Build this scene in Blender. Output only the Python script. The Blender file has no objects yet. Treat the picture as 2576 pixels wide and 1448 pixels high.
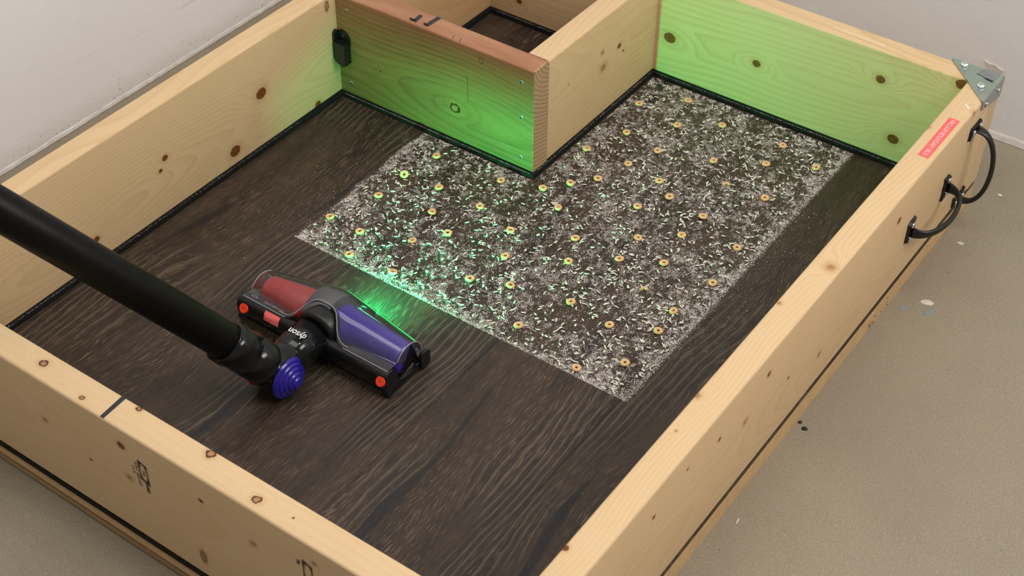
import bpy, bmesh, math, random
import numpy as np
from mathutils import Vector, Matrix

D = bpy.data
SC = bpy.context.scene
COL = SC.collection
PI = math.pi

# ------------------------------------------------------------------ camera, world, lights, exposure
cam = D.cameras.new('camera')
cam.sensor_width = 36.0
cam.lens = 52.715
cam.clip_start = 0.05
camo = D.objects.new('camera', cam)
COL.objects.link(camo)
CP = Vector((1.39330, -0.70189, 1.38667))
CR = Vector((0.81436, 0.580314, 0.007334))
CU = Vector((-0.390406, 0.538421, 0.746784))
CF = Vector((-0.429421, 0.611014, -0.665026))
camo.matrix_world = Matrix(((CR.x, CU.x, -CF.x, CP.x), (CR.y, CU.y, -CF.y, CP.y),
                            (CR.z, CU.z, -CF.z, CP.z), (0, 0, 0, 1)))
cam.dof.use_dof = True
cam.dof.focus_distance = 2.02
cam.dof.aperture_fstop = 9.0
SC.camera = camo

world = D.worlds.new('world')
SC.world = world
world.use_nodes = True
bg = world.node_tree.nodes['Background']
bg.inputs[0].default_value = (1.0, 0.97, 0.94, 1)
bg.inputs[1].default_value = 0.27


def area(name, loc, target, sx, sy, power, color, parent=None):
    l = D.lights.new(name, 'AREA')
    l.shape = 'RECTANGLE'
    l.size, l.size_y = sx, sy
    l.energy = power
    l.color = color
    o = D.objects.new(name, l)
    COL.objects.link(o)
    d = Vector(target) - Vector(loc)
    o.location = loc
    o.rotation_euler = d.to_track_quat('-Z', 'Y').to_euler()
    if parent:
        o.parent = parent
    return o


WARM = (1.0, 0.96, 0.92)
area('ceiling_panel_light', (2.70, 0.75, 2.3), (0.8, 0.6, 0), 1.3, 0.7, 39, WARM)
area('ceiling_panel_light', (0.60, 0.02, 2.25), (0.6, 0.7, 0), 1.6, 0.7, 19, WARM)
area('ceiling_spot_light', (1.42, 0.62, 2.6), (0.4, 0.4, 0), 0.05, 0.05, 3, WARM)
area('ceiling_spot_light', (1.58, 0.72, 2.6), (0.4, 0.4, 0), 0.05, 0.05, 3, WARM)

SC.view_settings.view_transform = 'Standard'
SC.view_settings.look = 'None'
SC.view_settings.gamma = 1.0
SC.view_settings.use_curve_mapping = False
SC.view_settings.exposure = -0.05

# ------------------------------------------------------------------ dimensions (metres)
XW, YB, XP, YR = 0.8882, 1.1437, 0.3762, 0.7962     # inner faces: right board, back board, divider, reddish board
T, G, H = 0.038, 0.008, 0.1879                      # board thickness, strip height, top of the boards
ZF = -0.036                                         # concrete floor


# ------------------------------------------------------------------ node helpers
class NT:
    def __init__(self, name, rough=0.5):
        self.m = D.materials.new(name)
        self.m.use_nodes = True
        self.t = self.m.node_tree
        self.t.nodes.clear()
        self.out = self.n('ShaderNodeOutputMaterial')
        self.b = self.n('ShaderNodeBsdfPrincipled')
        self.b.inputs['Roughness'].default_value = rough
        self.t.links.new(self.b.outputs[0], self.out.inputs[0])
        self._tc = None

    def n(self, typ, **kw):
        x = self.t.nodes.new(typ)
        for k, v in kw.items():
            setattr(x, k, v)
        return x

    def set(self, sock, v):
        if v is None:
            return
        if hasattr(v, 'links'):
            self.t.links.new(v, sock)
        elif isinstance(v, (tuple, list)):
            sock.default_value = tuple(v) + ((1,) if len(v) == 3 and len(sock.default_value) == 4 else ())
        else:
            sock.default_value = v

    def coord(self, which='Object'):
        if self._tc is None:
            self._tc = self.n('ShaderNodeTexCoord')
        return self._tc.outputs[which]

    def math(self, op, a, b=None, c=None, clamp=False):
        x = self.n('ShaderNodeMath', operation=op, use_clamp=clamp)
        self.set(x.inputs[0], a)
        if b is not None:
            self.set(x.inputs[1], b)
        if c is not None:
            self.set(x.inputs[2], c)
        return x.outputs[0]

    def vec(self, op, a, b=None):
        x = self.n('ShaderNodeVectorMath', operation=op)
        self.set(x.inputs[0], a)
        if b is not None:
            self.set(x.inputs[1], b)
        return x.outputs['Value'] if op in ('LENGTH', 'DOT_PRODUCT', 'DISTANCE') else x.outputs['Vector']

    def noise(self, v, scale=1.0, detail=2.0, rough=0.5, dist=0.0):
        x = self.n('ShaderNodeTexNoise')
        self.set(x.inputs['Vector'], v)
        x.inputs['Scale'].default_value = scale
        x.inputs['Detail'].default_value = detail
        x.inputs['Roughness'].default_value = rough
        x.inputs['Distortion'].default_value = dist
        return x.outputs[0]

    def maprange(self, v, a, b, c=0.0, d=1.0, smooth=False):
        x = self.n('ShaderNodeMapRange')
        x.interpolation_type = 'SMOOTHSTEP' if smooth else 'LINEAR'
        self.set(x.inputs['Value'], v)
        x.inputs['From Min'].default_value = a
        x.inputs['From Max'].default_value = b
        x.inputs['To Min'].default_value = c
        x.inputs['To Max'].default_value = d
        return x.outputs[0]

    def ramp(self, v, stops):
        x = self.n('ShaderNodeValToRGB')
        e = x.color_ramp.elements
        while len(e) < len(stops):
            e.new(0.5)
        for k, (p, c) in enumerate(stops):
            e[k].position = p
            e[k].color = tuple(c) + (1,)
        self.set(x.inputs[0], v)
        return x.outputs[0]

    def mix(self, f, a, b, mode='MIX'):
        x = self.n('ShaderNodeMix', data_type='RGBA', blend_type=mode)
        self.set(x.inputs['Factor'], f)
        self.set(x.inputs[6], a)
        self.set(x.inputs[7], b)
        return x.outputs[2]

    def bump(self, h, strength=0.3, dist=0.001):
        x = self.n('ShaderNodeBump')
        x.inputs['Strength'].default_value = strength
        x.inputs['Distance'].default_value = dist
        self.set(x.inputs['Height'], h)
        self.t.links.new(x.outputs[0], self.b.inputs['Normal'])

    def col(self, c):
        self.set(self.b.inputs['Base Color'], c)


def plain(name, c, rough=0.5, metal=0.0, spec=0.5, bump=None, coat=0.0):
    N = NT(name, rough)
    N.b.inputs['Metallic'].default_value = metal
    N.b.inputs['Specular IOR Level'].default_value = spec
    N.b.inputs['Coat Weight'].default_value = coat
    v = N.noise(N.coord(), 60.0, 3.0)
    N.col(N.mix(N.maprange(v, 0.3, 0.7), tuple(x * 0.93 for x in c), tuple(min(1, x * 1.06) for x in c)))
    if bump:
        N.bump(N.noise(N.coord(), bump[0], 4.0), bump[1], 0.0006)
    return N.m


def wood(name, axis, pith, knots=(), spacing=0.005, cols=None, warp=0.012, seed=0.0, late=0.6,
         rough=0.55, stain=None, extra=None):
    """Sawn softwood: growth rings about a pith line along `axis`, bent round knots.
    knots = (x, y, z, radius, kind) in object space; kind 0 = solid brown, 1 = pale centre with a dark rim, 2 = soft smudge."""
    N = NT(name, rough)
    c = cols or ((0.70, 0.50, 0.29), (0.58, 0.37, 0.18))
    co = N.coord()
    stretch = [9.0, 9.0, 9.0]
    stretch[axis] = 1.7
    off = N.vec('ADD', co, (seed, seed * 1.7, seed * 0.6))
    nz = N.n('ShaderNodeTexNoise')
    N.set(nz.inputs['Vector'], N.vec('MULTIPLY', off, stretch))
    nz.inputs['Scale'].default_value = 0.7
    nz.inputs['Detail'].default_value = 2.5
    w = N.vec('SUBTRACT', nz.outputs['Color'], (0.5, 0.5, 0.5))
    w = N.vec('MULTIPLY', w, (warp * 2,) * 3)
    # long lazy bend of the pith
    st2 = [0.0, 0.0, 0.0]
    st2[axis] = 2.2
    nb = N.n('ShaderNodeTexNoise')
    N.set(nb.inputs['Vector'], N.vec('MULTIPLY', off, st2))
    nb.inputs['Scale'].default_value = 1.0
    nb.inputs['Detail'].default_value = 1.0
    w2 = N.vec('MULTIPLY', N.vec('SUBTRACT', nb.outputs['Color'], (0.5, 0.5, 0.5)), (0.09,) * 3)
    p = N.vec('SUBTRACT', N.vec('ADD', N.vec('ADD', co, w), w2), pith)
    flat = [1.0, 1.0, 1.0]
    flat[axis] = 0.0
    p = N.vec('MULTIPLY', p, flat)
    rr = N.math('DIVIDE', N.vec('LENGTH', p), spacing)
    masks = []
    wob = N.math('SUBTRACT', N.noise(co, 180.0, 2.0), 0.5)
    for (x, y, z, r, kind) in knots:
        sc = [1.0, 1.0, 1.0]
        sc[axis] = 2.1 if kind == 3 else 0.85
        if kind == 1:
            r = r * 0.78
        d = N.vec('LENGTH', N.vec('MULTIPLY', N.vec('SUBTRACT', co, (x, y, z)), sc))
        d = N.math('DIVIDE', d, r)
        dl = d
        sl = [1.0, 1.0, 1.0]
        sl[axis] = 0.42
        dl = N.math('DIVIDE', N.vec('LENGTH', N.vec('MULTIPLY', N.vec('SUBTRACT', co, (x, y, z)), sl)), r)
        rr = N.math('ADD', rr, N.maprange(dl, 0.3, 3.6, 2.6 if r > 0.004 else 1.0, 0.0, True))
        masks.append((N.math('ADD', d, N.math('MULTIPLY', wob, 0.25 if kind == 0 else 0.9)), kind))
    fr = N.math('FRACT', rr)
    ring = N.ramp(fr, [(0.0, (0, 0, 0)), (0.45, (0.12,) * 3), (0.82, (0.75,) * 3), (0.93, (1, 1, 1)), (1.0, (0, 0, 0))])
    big = N.noise(off, 5.0, 2.0)
    ringf = N.math('MULTIPLY', ring, N.maprange(big, 0.3, 0.7, late * 0.5, late))
    base = N.mix(ringf, c[0], c[1])
    # fibres
    sf = [420.0, 420.0, 420.0]
    sf[axis] = 14.0
    fib = N.noise(N.vec('MULTIPLY', co, sf), 1.0, 3.0, 0.6)
    base = N.mix(N.maprange(fib, 0.25, 0.75), N.mix(0.10, base, c[1]), N.mix(0.10, base, (0.82, 0.66, 0.46)))
    blotch = N.noise(off, 11.0, 3.0)
    base = N.mix(N.maprange(blotch, 0.35, 0.75, 0.0, 0.16), base, c[1])
    if stain is not None:
        base = stain(N, base)
    for d, kind in masks:
        halo = N.maprange(d, 1.0, 2.3, 0.35, 0.0, True)
        base = N.mix(halo, base, (0.46, 0.25, 0.09))
        if kind == 0:
            f = N.maprange(d, 0.86, 1.05, 1.0, 0.0, True)
            kc = N.mix(N.maprange(N.noise(co, 420.0, 3.0), 0.35, 0.65), (0.10, 0.030, 0.006), (0.24, 0.085, 0.018))
            base = N.mix(f, base, kc)
        elif kind == 1:
            f = N.maprange(d, 0.95, 1.12, 1.0, 0.0, True)
            g = N.maprange(d, 0.38, 0.85, 0.0, 1.0, True)
            base = N.mix(f, base, N.mix(g, (0.42, 0.21, 0.10), (0.075, 0.025, 0.010)))
        elif kind == 2:
            f = N.maprange(d, 0.3, 1.25, 0.75, 0.0, True)
            base = N.mix(f, base, (0.30, 0.13, 0.035))
        else:
            f = N.maprange(d, 0.90, 1.10, 1.0, 0.0, True)
            g = N.maprange(d, 0.62, 0.92, 0.0, 1.0, True)
            base = N.mix(f, base, N.mix(g, (0.50, 0.31, 0.14), (0.022, 0.010, 0.004)))
            base = N.mix(N.maprange(d, 1.0, 1.7, 0.5, 0.0, True), base, (0.20, 0.085, 0.02))
    N.col(base)
    N.bump(N.math('ADD', fib, N.math('MULTIPLY', ring, 0.35)), 0.16, 0.0005)
    N.b.inputs['Specular IOR Level'].default_value = 0.3
    return N.m


def endgrain(name, pith, axis, c=((0.46, 0.31, 0.17), (0.19, 0.10, 0.045), (0.58, 0.42, 0.25))):
    N = NT(name, 0.75)
    co = N.coord()
    flat = [1.0, 1.0, 1.0]
    flat[axis] = 0.0
    w = N.math('MULTIPLY', N.math('SUBTRACT', N.noise(co, 24.0, 2.0), 0.5), 0.010)
    p = N.vec('MULTIPLY', N.vec('SUBTRACT', co, pith), flat)
    rr = N.math('DIVIDE', N.math('ADD', N.vec('LENGTH', p), w), 0.0068)
    fr = N.math('FRACT', rr)
    ring = N.ramp(fr, [(0.0, (0, 0, 0)), (0.55, (0.15,) * 3), (0.88, (1, 1, 1)), (1.0, (0.1,) * 3)])
    base = N.mix(N.math('MULTIPLY', ring, 0.85), c[0], c[1])
    base = N.mix(N.maprange(N.noise(co, 500.0, 3.0), 0.3, 0.7, 0.0, 0.3), base, c[2])
    N.col(base)
    return N.m


# ------------------------------------------------------------------ mesh helpers
class MB:
    """collects shapes; build() links them as ONE mesh object (coordinates in world, origin subtracted)."""

    def __init__(self):
        self.v, self.f, self.mi, self.sm = [], [], [], []

    def add(self, vs, fs, mi=0, smooth=False):
        o = len(self.v)
        self.v += [tuple(v) for v in vs]
        self.f += [tuple(i + o for i in f) for f in fs]
        self.mi += [mi] * len(fs)
        self.sm += [smooth] * len(fs)
        return self

    def box(self, x0, x1, y0, y1, z0, z1, mi=0):
        vs = [(x, y, z) for z in (z0, z1) for y in (y0, y1) for x in (x0, x1)]
        return self.add(vs, [(0, 2, 3, 1), (4, 5, 7, 6), (0, 1, 5, 4), (2, 6, 7, 3), (0, 4, 6, 2), (1, 3, 7, 5)], mi)

    def prism(self, poly, fn, a0, a1, mi=0, smooth=False, capmi=None):
        """poly in 2D, fn(a, u, v) -> 3D; poly counter-clockwise seen from +a"""
        n = len(poly)
        vs = [fn(a0, u, v) for u, v in poly] + [fn(a1, u, v) for u, v in poly]
        self.add(vs, [(i, (i + 1) % n, n + (i + 1) % n, n + i) for i in range(n)], mi, smooth)
        self.add(vs, [tuple(range(n - 1, -1, -1)), tuple(range(n, 2 * n))], mi if capmi is None else capmi)
        return self

    def loft(self, rings, closed=True, caps=(True, True), mi=0, smooth=True):
        n = len(rings[0])
        vs = [p for r in rings for p in r]
        fs = []
        m = n if closed else n - 1
        for k in range(len(rings) - 1):
            for i in range(m):
                j = (i + 1) % n
                fs.append((k * n + i, k * n + j, (k + 1) * n + j, (k + 1) * n + i))
        self.add(vs, fs, mi, smooth)
        if caps[0]:
            self.add(rings[0], [tuple(range(n - 1, -1, -1))], mi)
        if caps[1]:
            self.add(rings[-1], [tuple(range(n))], mi)
        return self

    def lathe(self, org, axis, prof, seg=32, caps=(True, True), mi=0, smooth=True):
        """prof = [(distance along the axis, radius)]"""
        org, ax = Vector(org), Vector(axis).normalized()
        u = ax.orthogonal().normalized()
        w = ax.cross(u)
        rings = [[org + ax * t + (u * math.cos(2 * PI * i / seg) + w * math.sin(2 * PI * i / seg)) * max(r, 1e-5)
                  for i in range(seg)] for t, r in prof]
        return self.loft(rings, True, caps, mi, smooth)

    def tube(self, pts, ra, rb=None, seg=14, up=(0, 0, 1), mi=0):
        """sweep of an ellipse (ra across, rb along `up`) along pts; ra, rb may be lists"""
        pts = [Vector(p) for p in pts]
        rings = []
        for k, p in enumerate(pts):
            t = (pts[min(k + 1, len(pts) - 1)] - pts[max(k - 1, 0)]).normalized()
            s = t.cross(Vector(up))
            s = s.normalized() if s.length > 1e-6 else t.orthogonal().normalized()
            q = s.cross(t)
            a = ra[k] if isinstance(ra, (list, tuple)) else ra
            b = a if rb is None else (rb[k] if isinstance(rb, (list, tuple)) else rb)
            rings.append([p + s * a * math.cos(2 * PI * i / seg) + q * b * math.sin(2 * PI * i / seg) for i in range(seg)])
        return self.loft(rings, True, (True, True), mi, True)

    def build(self, name, mats, parent=None, org=(0, 0, 0), recalc=True):
        me = D.meshes.new(name)
        o3 = Vector(org)
        me.from_pydata([tuple(Vector(v) - o3) for v in self.v], [], self.f)
        for m in (mats if isinstance(mats, (list, tuple)) else [mats]):
            me.materials.append(m)
        me.polygons.foreach_set('material_index', self.mi)
        me.polygons.foreach_set('use_smooth', self.sm)
        if recalc:
            b = bmesh.new()
            b.from_mesh(me)
            bmesh.ops.remove_doubles(b, verts=b.verts, dist=1e-6)
            bmesh.ops.recalc_face_normals(b, faces=b.faces)
            b.to_mesh(me)
            b.free()
        me.update()
        ob = D.objects.new(name, me)
        COL.objects.link(ob)
        if parent:
            ob.parent = parent
        return ob


def fx(a, u, v): return (a, u, v)          # extrude along x, polygon in (y, z)
def fy(a, u, v): return (v, a, u)          # extrude along y, polygon in (z, x)
def fz(a, u, v): return (u, v, a)          # extrude along z, polygon in (x, y)


def rrect(u0, u1, v0, v1, r, seg=4):
    out = []
    for cu, cv, a in ((u1 - r, v1 - r, 0), (u0 + r, v1 - r, 90), (u0 + r, v0 + r, 180), (u1 - r, v0 + r, 270)):
        for k in range(seg + 1):
            t = math.radians(a + 90 * k / seg)
            out.append((cu + r * math.cos(t), cv + r * math.sin(t)))
    return out


def empty(name, loc, label, cat, group=None):
    o = D.objects.new(name, None)
    COL.objects.link(o)
    o.location = loc
    o.empty_display_size = 0.05
    o['label'] = label
    o['category'] = cat
    if group:
        o['group'] = group
    return o


def tag(o, label=None, cat=None, group=None, kind=None):
    for k, v in (('label', label), ('category', cat), ('group', group), ('kind', kind)):
        if v:
            o[k] = v
    return o


def lettering(name, lines, size, origin, right, up, mat, parent, org=(0, 0, 0), bold=0.0, shear=0.0, gap=1.25, wide=1.0, lift=0.0002):
    """flat printed text, centred on origin, reading along `right`"""
    right, up = Vector(right).normalized(), Vector(up).normalized()
    nrm = right.cross(up)
    cu = D.curves.new(name, 'FONT')
    cu.body = '\n'.join(lines)
    cu.size = size
    cu.align_x = 'CENTER'
    cu.align_y = 'CENTER'
    cu.space_line = gap
    cu.offset = bold
    cu.shear = shear
    cu.resolution_u = 3
    tmp = D.objects.new('tmp', cu)
    COL.objects.link(tmp)
    bpy.context.view_layer.update()
    me = D.meshes.new_from_object(tmp.evaluated_get(bpy.context.evaluated_depsgraph_get()))
    D.objects.remove(tmp)
    D.curves.remove(cu)
    me.name = name
    o3 = Vector(org)
    for v in me.vertices:
        v.co = Vector(origin) + right * v.co.x * wide + up * v.co.y + nrm * lift - o3
    me.materials.clear()
    me.materials.append(mat)
    me.update()
    ob = D.objects.new(name, me)
    COL.objects.link(ob)
    ob.parent = parent
    return ob


# ------------------------------------------------------------------ materials
def knotset(lst, kinds):
    return [k[:3] + (k[3], kinds[i] if i < len(kinds) else 0) for i, k in enumerate(lst)]


PALE = ((0.70, 0.50, 0.285), (0.59, 0.385, 0.185))
M = {}
M['left'] = wood('pine_left', 1, (-0.055, 0, 0.055), knotset(
    [(0, .6179, .0992, .0095), (0, .5505, .0319, .0095), (0, .417, .0997, .0050), (0, .4051, .0836, .0032),
     (0, .2741, .045, .0050), (0, .7376, .0127, .0060), (0, .7771, .1731, .0080), (0, .1699, .0982, .003),
     (0, .2630, .048, .0016)], [0, 0, 0, 0, 0, 0, 3, 0, 0]), 0.0058, PALE, 0.010, 1.3, 0.75)
M['back'] = wood('pine_back', 0, (0, YB + 0.055, 0.105), knotset(
    [(.403, YB, .0792, .0096), (.5598, YB, .0904, .0064), (.7617, YB, .1403, .0068), (.7992, YB, .0473, .0085),
     (.8816, YB, .1787, .0085), (.1054, YB, .0411, .0047)], []), 0.0095, PALE, 0.030, 4.1, 1.0)
M['divider'] = wood('pine_divider', 1, (XP - 0.09, 0, 0.13), knotset(
    [(XP, .9862, .0962, .0072), (XP, 1.0305, .1124, .0045), (XP, .9814, .1255, .0042), (XP, 1.0438, .0968, .0022),
     (XP, .8876, .1175, .0018)], [2, 0, 2, 0, 2]), 0.0075, PALE, 0.016, 7.7, 0.65)
M['right'] = wood('pine_right', 1, (XW + 0.16, 0, 0.05), knotset(
    [(.9131, .6596, H, .0065), (.8925, .5643, H, .0030), (.8913, .374, H, .0042), (.8988, .3141, H, .0018),
     (.8913, .1108, H, .0036), (.8879, 1.0057, H, .0042),
     (XW + T, .8477, .1436, .0050), (XW + T, .4856, .1523, .0040), (XW + T, .3711, .141, .0030), (XW + T, .2296, .1446, .0028),
     (XW + T, .2981, .1579, .0020), (XW + T, .4373, .1132, .0050), (XW + T, .6413, .062, .0050), (XW + T, .5494, .0939, .0026),
     (XW + T, 1.0769, .1838, .0045)], [2, 2, 2, 2, 0, 2, 0, 0, 0, 0, 0, 2, 2, 0, 2]), 0.0046, PALE, 0.010, 2.9, 0.6)
M['front'] = wood('pine_front', 0, (0, -0.10, 0.10), knotset(
    [(.264, -.0171, H, .0062), (.3395, -.0289, H, .0038), (.4032, -.0039, H, .0042), (.5132, -.0059, H, .0068),
     (.5963, -.024, H, .0062), (.6433, -.0201, H, .0014),
     (.2689, -T, .1172, .0040), (.4037, -T, .1592, .0055), (.4055, -T, .1076, .0048), (.3398, -T, .0945, .0022),
     (.5228, -T, .1485, .0032), (.5958, -T, .1295, .0042), (.5086, -T, .0425, .0095), (.684, -T, .1615, .0036)],
    [1, 1, 1, 1, 1, 0, 2, 0, 2, 0, 0, 2, 3, 2]), 0.0095, PALE, 0.022, 5.5, 0.42)
M['inner'] = wood('pine_inner', 1, (-0.10, 0, 0.12), [], 0.012, ((0.62, 0.40, 0.20), (0.50, 0.29, 0.12)), 0.03, 9.2, 0.5)


def red_stain(N, base):
    co = N.coord()
    f = N.maprange(N.noise(N.vec('MULTIPLY', co, (5.0, 9.0, 14.0)), 1.0, 4.0, 0.6), 0.38, 0.68, 0.0, 0.55)
    base = N.mix(f, base, (0.36, 0.21, 0.075))
    sep = N.n('ShaderNodeSeparateXYZ')
    N.set(sep.inputs[0], co)
    top = N.maprange(sep.outputs[2], H - 0.006, H - 0.002, 0.0, 0.85, True)
    tn = N.mix(N.maprange(N.noise(N.vec('MULTIPLY', co, (9.0, 60.0, 30.0)), 1.0, 3.0), 0.35, 0.65), (0.34, 0.150, 0.078), (0.45, 0.225, 0.128))
    return N.mix(top, base, tn)


REDC = ((0.27, 0.140, 0.050), (0.135, 0.058, 0.016))
M['red'] = wood('stained_redwood', 0, (0, YR + 0.075, 0.055), knotset(
    [(.2309, YR, .0667, .0105), (.0844, YR, .076, .0018)], [1, 0]), 0.0068, REDC, 0.016, 3.3, 1.0, 0.5, red_stain)
M['redend'] = endgrain('redwood_end_grain', (XP, YR + 0.060, 0.215), 0)
M['pineend'] = endgrain('pine_end_grain', (XW, YB - 0.03, 0.3), 0, ((0.60, 0.44, 0.26), (0.50, 0.34, 0.18), (0.66, 0.50, 0.31)))

# laminate: dark grained planks
N = NT('dark_oak_laminate', 0.42)
co = N.coord()
oi = N.n('ShaderNodeObjectInfo')
rnd = oi.outputs['Random']
co2 = N.vec('ADD', co, N.vec('MULTIPLY', N.vec('ADD', (0, 0, 0), rnd), (7.0, 13.0, 0.0)))
sepl = N.n('ShaderNodeSeparateXYZ')
N.set(sepl.inputs[0], co2)
big = N.noise(N.vec('MULTIPLY', co2, (8.0, 2.1, 0.0)), 1.0, 1.2, 0.45)
sml = N.noise(N.vec('MULTIPLY', co2, (38.0, 11.0, 0.0)), 1.0, 2.0, 0.5)
g = N.math('ADD', sepl.outputs[0], N.math('ADD', N.math('MULTIPLY', big, 0.125), N.math('MULTIPLY', sml, 0.012)))
comb = N.n('ShaderNodeCombineXYZ')
N.set(comb.inputs[0], g)
N.set(comb.inputs[1], sepl.outputs[1])
cw = comb.outputs[0]                                  # grain coordinate: its contours close into cathedrals
fr = N.math('FRACT', N.math('MULTIPLY', g, 88.0))
line = N.ramp(fr, [(0.0, (1, 1, 1)), (0.12, (0.5,) * 3), (0.30, (0, 0, 0)), (0.86, (0, 0, 0)), (1.0, (0.9,) * 3)])
zone = N.maprange(N.noise(N.vec('MULTIPLY', co2, (7.0, 3.2, 0.0)), 1.0, 1.0), 0.49, 0.60, 0.0, 1.0, True)
base = N.mix(N.maprange(N.noise(N.vec('MULTIPLY', cw, (26.0, 2.6, 0.0)), 1.0, 4.0, 0.6), 0.32, 0.70), (0.023, 0.0160, 0.0118), (0.055, 0.038, 0.0265))
base = N.mix(N.math('MULTIPLY', zone, 0.55), base, (0.021, 0.0185, 0.0165))
base = N.mix(N.math('MULTIPLY', N.math('MULTIPLY', line, zone), 0.65), base, (0.150, 0.107, 0.072))
# fine open-pore ticks along the grain
tick = N.noise(N.vec('MULTIPLY', cw, (1000.0, 36.0, 0.0)), 1.0, 2.5, 0.6)
tickm = N.maprange(tick, 0.54, 0.63, 0.0, 1.0)
tz = N.maprange(N.noise(N.vec('MULTIPLY', co2, (14.0, 5.0, 0.0)), 1.0, 2.0), 0.35, 0.6, 0.25, 0.8)
base = N.mix(N.math('MULTIPLY', tickm, tz), base, (0.165, 0.115, 0.077))
dk = N.maprange(N.noise(N.vec('MULTIPLY', cw, (560.0, 20.0, 3.0)), 1.0, 2.0), 0.54, 0.70, 0.0, 0.65)
base = N.mix(dk, base, (0.014, 0.011, 0.009))
# long blue-black streaks
stn = N.noise(N.vec('MULTIPLY', cw, (30.0, 2.1, 7.0)), 1.0, 1.0)
base = N.mix(N.maprange(stn, 0.63, 0.70, 0.0, 0.8, True), base, (0.013, 0.013, 0.0145))
N.col(base)
N.set(N.b.inputs['Roughness'], N.maprange(tick, 0.3, 0.7, 0.34, 0.50))
N.b.inputs['Specular IOR Level'].default_value = 0.30
N.bump(N.math('SUBTRACT', tick, N.math('MULTIPLY', line, 0.3)), 0.22, 0.0004)
M['laminate'] = N.m
M['lam_end'] = plain('laminate_end', (0.010, 0.0085, 0.0075), 0.7, spec=0.2)
M['lam_edge'] = plain('laminate_edge', (0.055, 0.036, 0.026), 0.6)

# concrete
N = NT('concrete', 0.62)
co = N.coord()
base = N.mix(N.maprange(N.noise(co, 5.0, 4.0, 0.6), 0.3, 0.7), (0.305, 0.256, 0.178), (0.365, 0.310, 0.222))
base = N.mix(N.maprange(N.noise(co, 640.0, 3.0, 0.75), 0.30, 0.62), (0.165, 0.140, 0.100), base)
base = N.mix(N.maprange(N.noise(co, 900.0, 2.0, 0.6), 0.58, 0.72, 0.0, 0.8), base, (0.50, 0.43, 0.33))
vo = N.n('ShaderNodeTexVoronoi')
N.set(vo.inputs['Vector'], co)
vo.inputs['Scale'].default_value = 95.0
base = N.mix(N.math('MULTIPLY', N.maprange(vo.outputs['Distance'], 0.05, 0.12, 1.0, 0.0), N.maprange(N.noise(co, 60.0), 0.55, 0.65)), base, (0.075, 0.066, 0.055))
base = N.mix(N.maprange(N.noise(co, 2.2, 3.0), 0.50, 0.75, 0.0, 0.30), base, (0.215, 0.185, 0.135))
N.col(base)
N.bump(N.noise(co, 300.0, 4.0), 0.25, 0.0008)
M['concrete'] = N.m

# painted wall
N = NT('white_wall_paint', 0.6)
co = N.coord()
base = N.mix(N.maprange(N.noise(co, 3.0, 4.0), 0.3, 0.7), (0.84, 0.835, 0.835), (0.88, 0.875, 0.875))
sep = N.n('ShaderNodeSeparateXYZ')
N.set(sep.inputs[0], co)
low = N.maprange(sep.outputs[2], ZF, ZF + 0.10, 1.0, 0.0)
grit = N.maprange(N.math('ADD', N.noise(co, 190.0, 3.0, 0.7), N.math('MULTIPLY', low, 0.13)), 0.735, 0.80, 0.0, 0.75)
base = N.mix(grit, base, (0.20, 0.18, 0.16))
base = N.mix(N.maprange(N.noise(N.vec('MULTIPLY', co, (30.0, 30.0, 90.0)), 1.0, 3.0), 0.70, 0.76, 0.0, 0.35), base, (0.80, 0.78, 0.76))
base = N.mix(N.maprange(N.noise(N.vec('MULTIPLY', co, (8.0, 8.0, 70.0)), 1.0, 3.0), 0.70, 0.80, 0.0, 0.22), base, (0.42, 0.40, 0.37))
N.col(base)
N.bump(N.math('ADD', N.noise(co, 60.0, 4.0), N.noise(co, 9.0, 3.0)), 0.35, 0.0015)
M['wall'] = N.m
M['caulk'] = plain('white_caulk', (0.80, 0.77, 0.74), 0.55, bump=(120, 0.6))

M['foam'] = plain('black_foam_strip', (0.0075, 0.0075, 0.0072), 0.85, spec=0.25, bump=(500, 0.5))
M['mdf'] = plain('fibreboard', (0.60, 0.385, 0.185), 0.75, bump=(420, 0.4))
M['mdfdark'] = plain('groove_wood', (0.24, 0.12, 0.042), 0.7, bump=(160, 0.4))
M['mdflow'] = wood('base_ply_low', 0, (0, -0.2, -0.05), [], 0.003, ((0.42, 0.27, 0.125), (0.24, 0.135, 0.05)), 0.006, 2.2, 0.8)
M['zinc'] = plain('zinc_plate', (0.50, 0.545, 0.52), 0.30, metal=1.0, bump=(30, 0.06))
M['zincside'] = plain('zinc_flange', (0.40, 0.41, 0.41), 0.35, metal=1.0)
M['bolt'] = plain('zinc_bolt', (0.70, 0.74, 0.76), 0.22, metal=1.0)
M['screw'] = plain('screw_steel', (0.52, 0.60, 0.60), 0.35, metal=0.9)
M['dark'] = plain('dark_recess', (0.01, 0.012, 0.012), 0.6)
M['tape'] = plain('grey_duct_tape', (0.20, 0.205, 0.205), 0.55)
M['btape'] = plain('black_tape', (0.018, 0.020, 0.023), 0.45)
M['ink'] = plain('black_ink', (0.02, 0.02, 0.02), 0.7)
M['stamp'] = plain('stamp_ink', (0.040, 0.034, 0.024), 0.8)
M['handle'] = plain('black_powder_coat', (0.006, 0.006, 0.006), 0.38, spec=0.5)
M['latch'] = plain('black_latch', (0.006, 0.008, 0.007), 0.35)
M['label'] = plain('red_label', (0.86, 0.13, 0.12), 0.45)
M['white'] = plain('white_print', (0.80, 0.66, 0.66), 0.5)
M['sticker'] = plain('pale_print', (0.95, 0.72, 0.70), 0.5)
M['logo'] = plain('silver_print', (0.70, 0.72, 0.70), 0.4)
M['greyprint'] = plain('grey_print', (0.45, 0.46, 0.46), 0.5)
M['gloss'] = plain('black_gloss_plastic', (0.0075, 0.0078, 0.0082), 0.13, spec=0.33)
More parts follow.
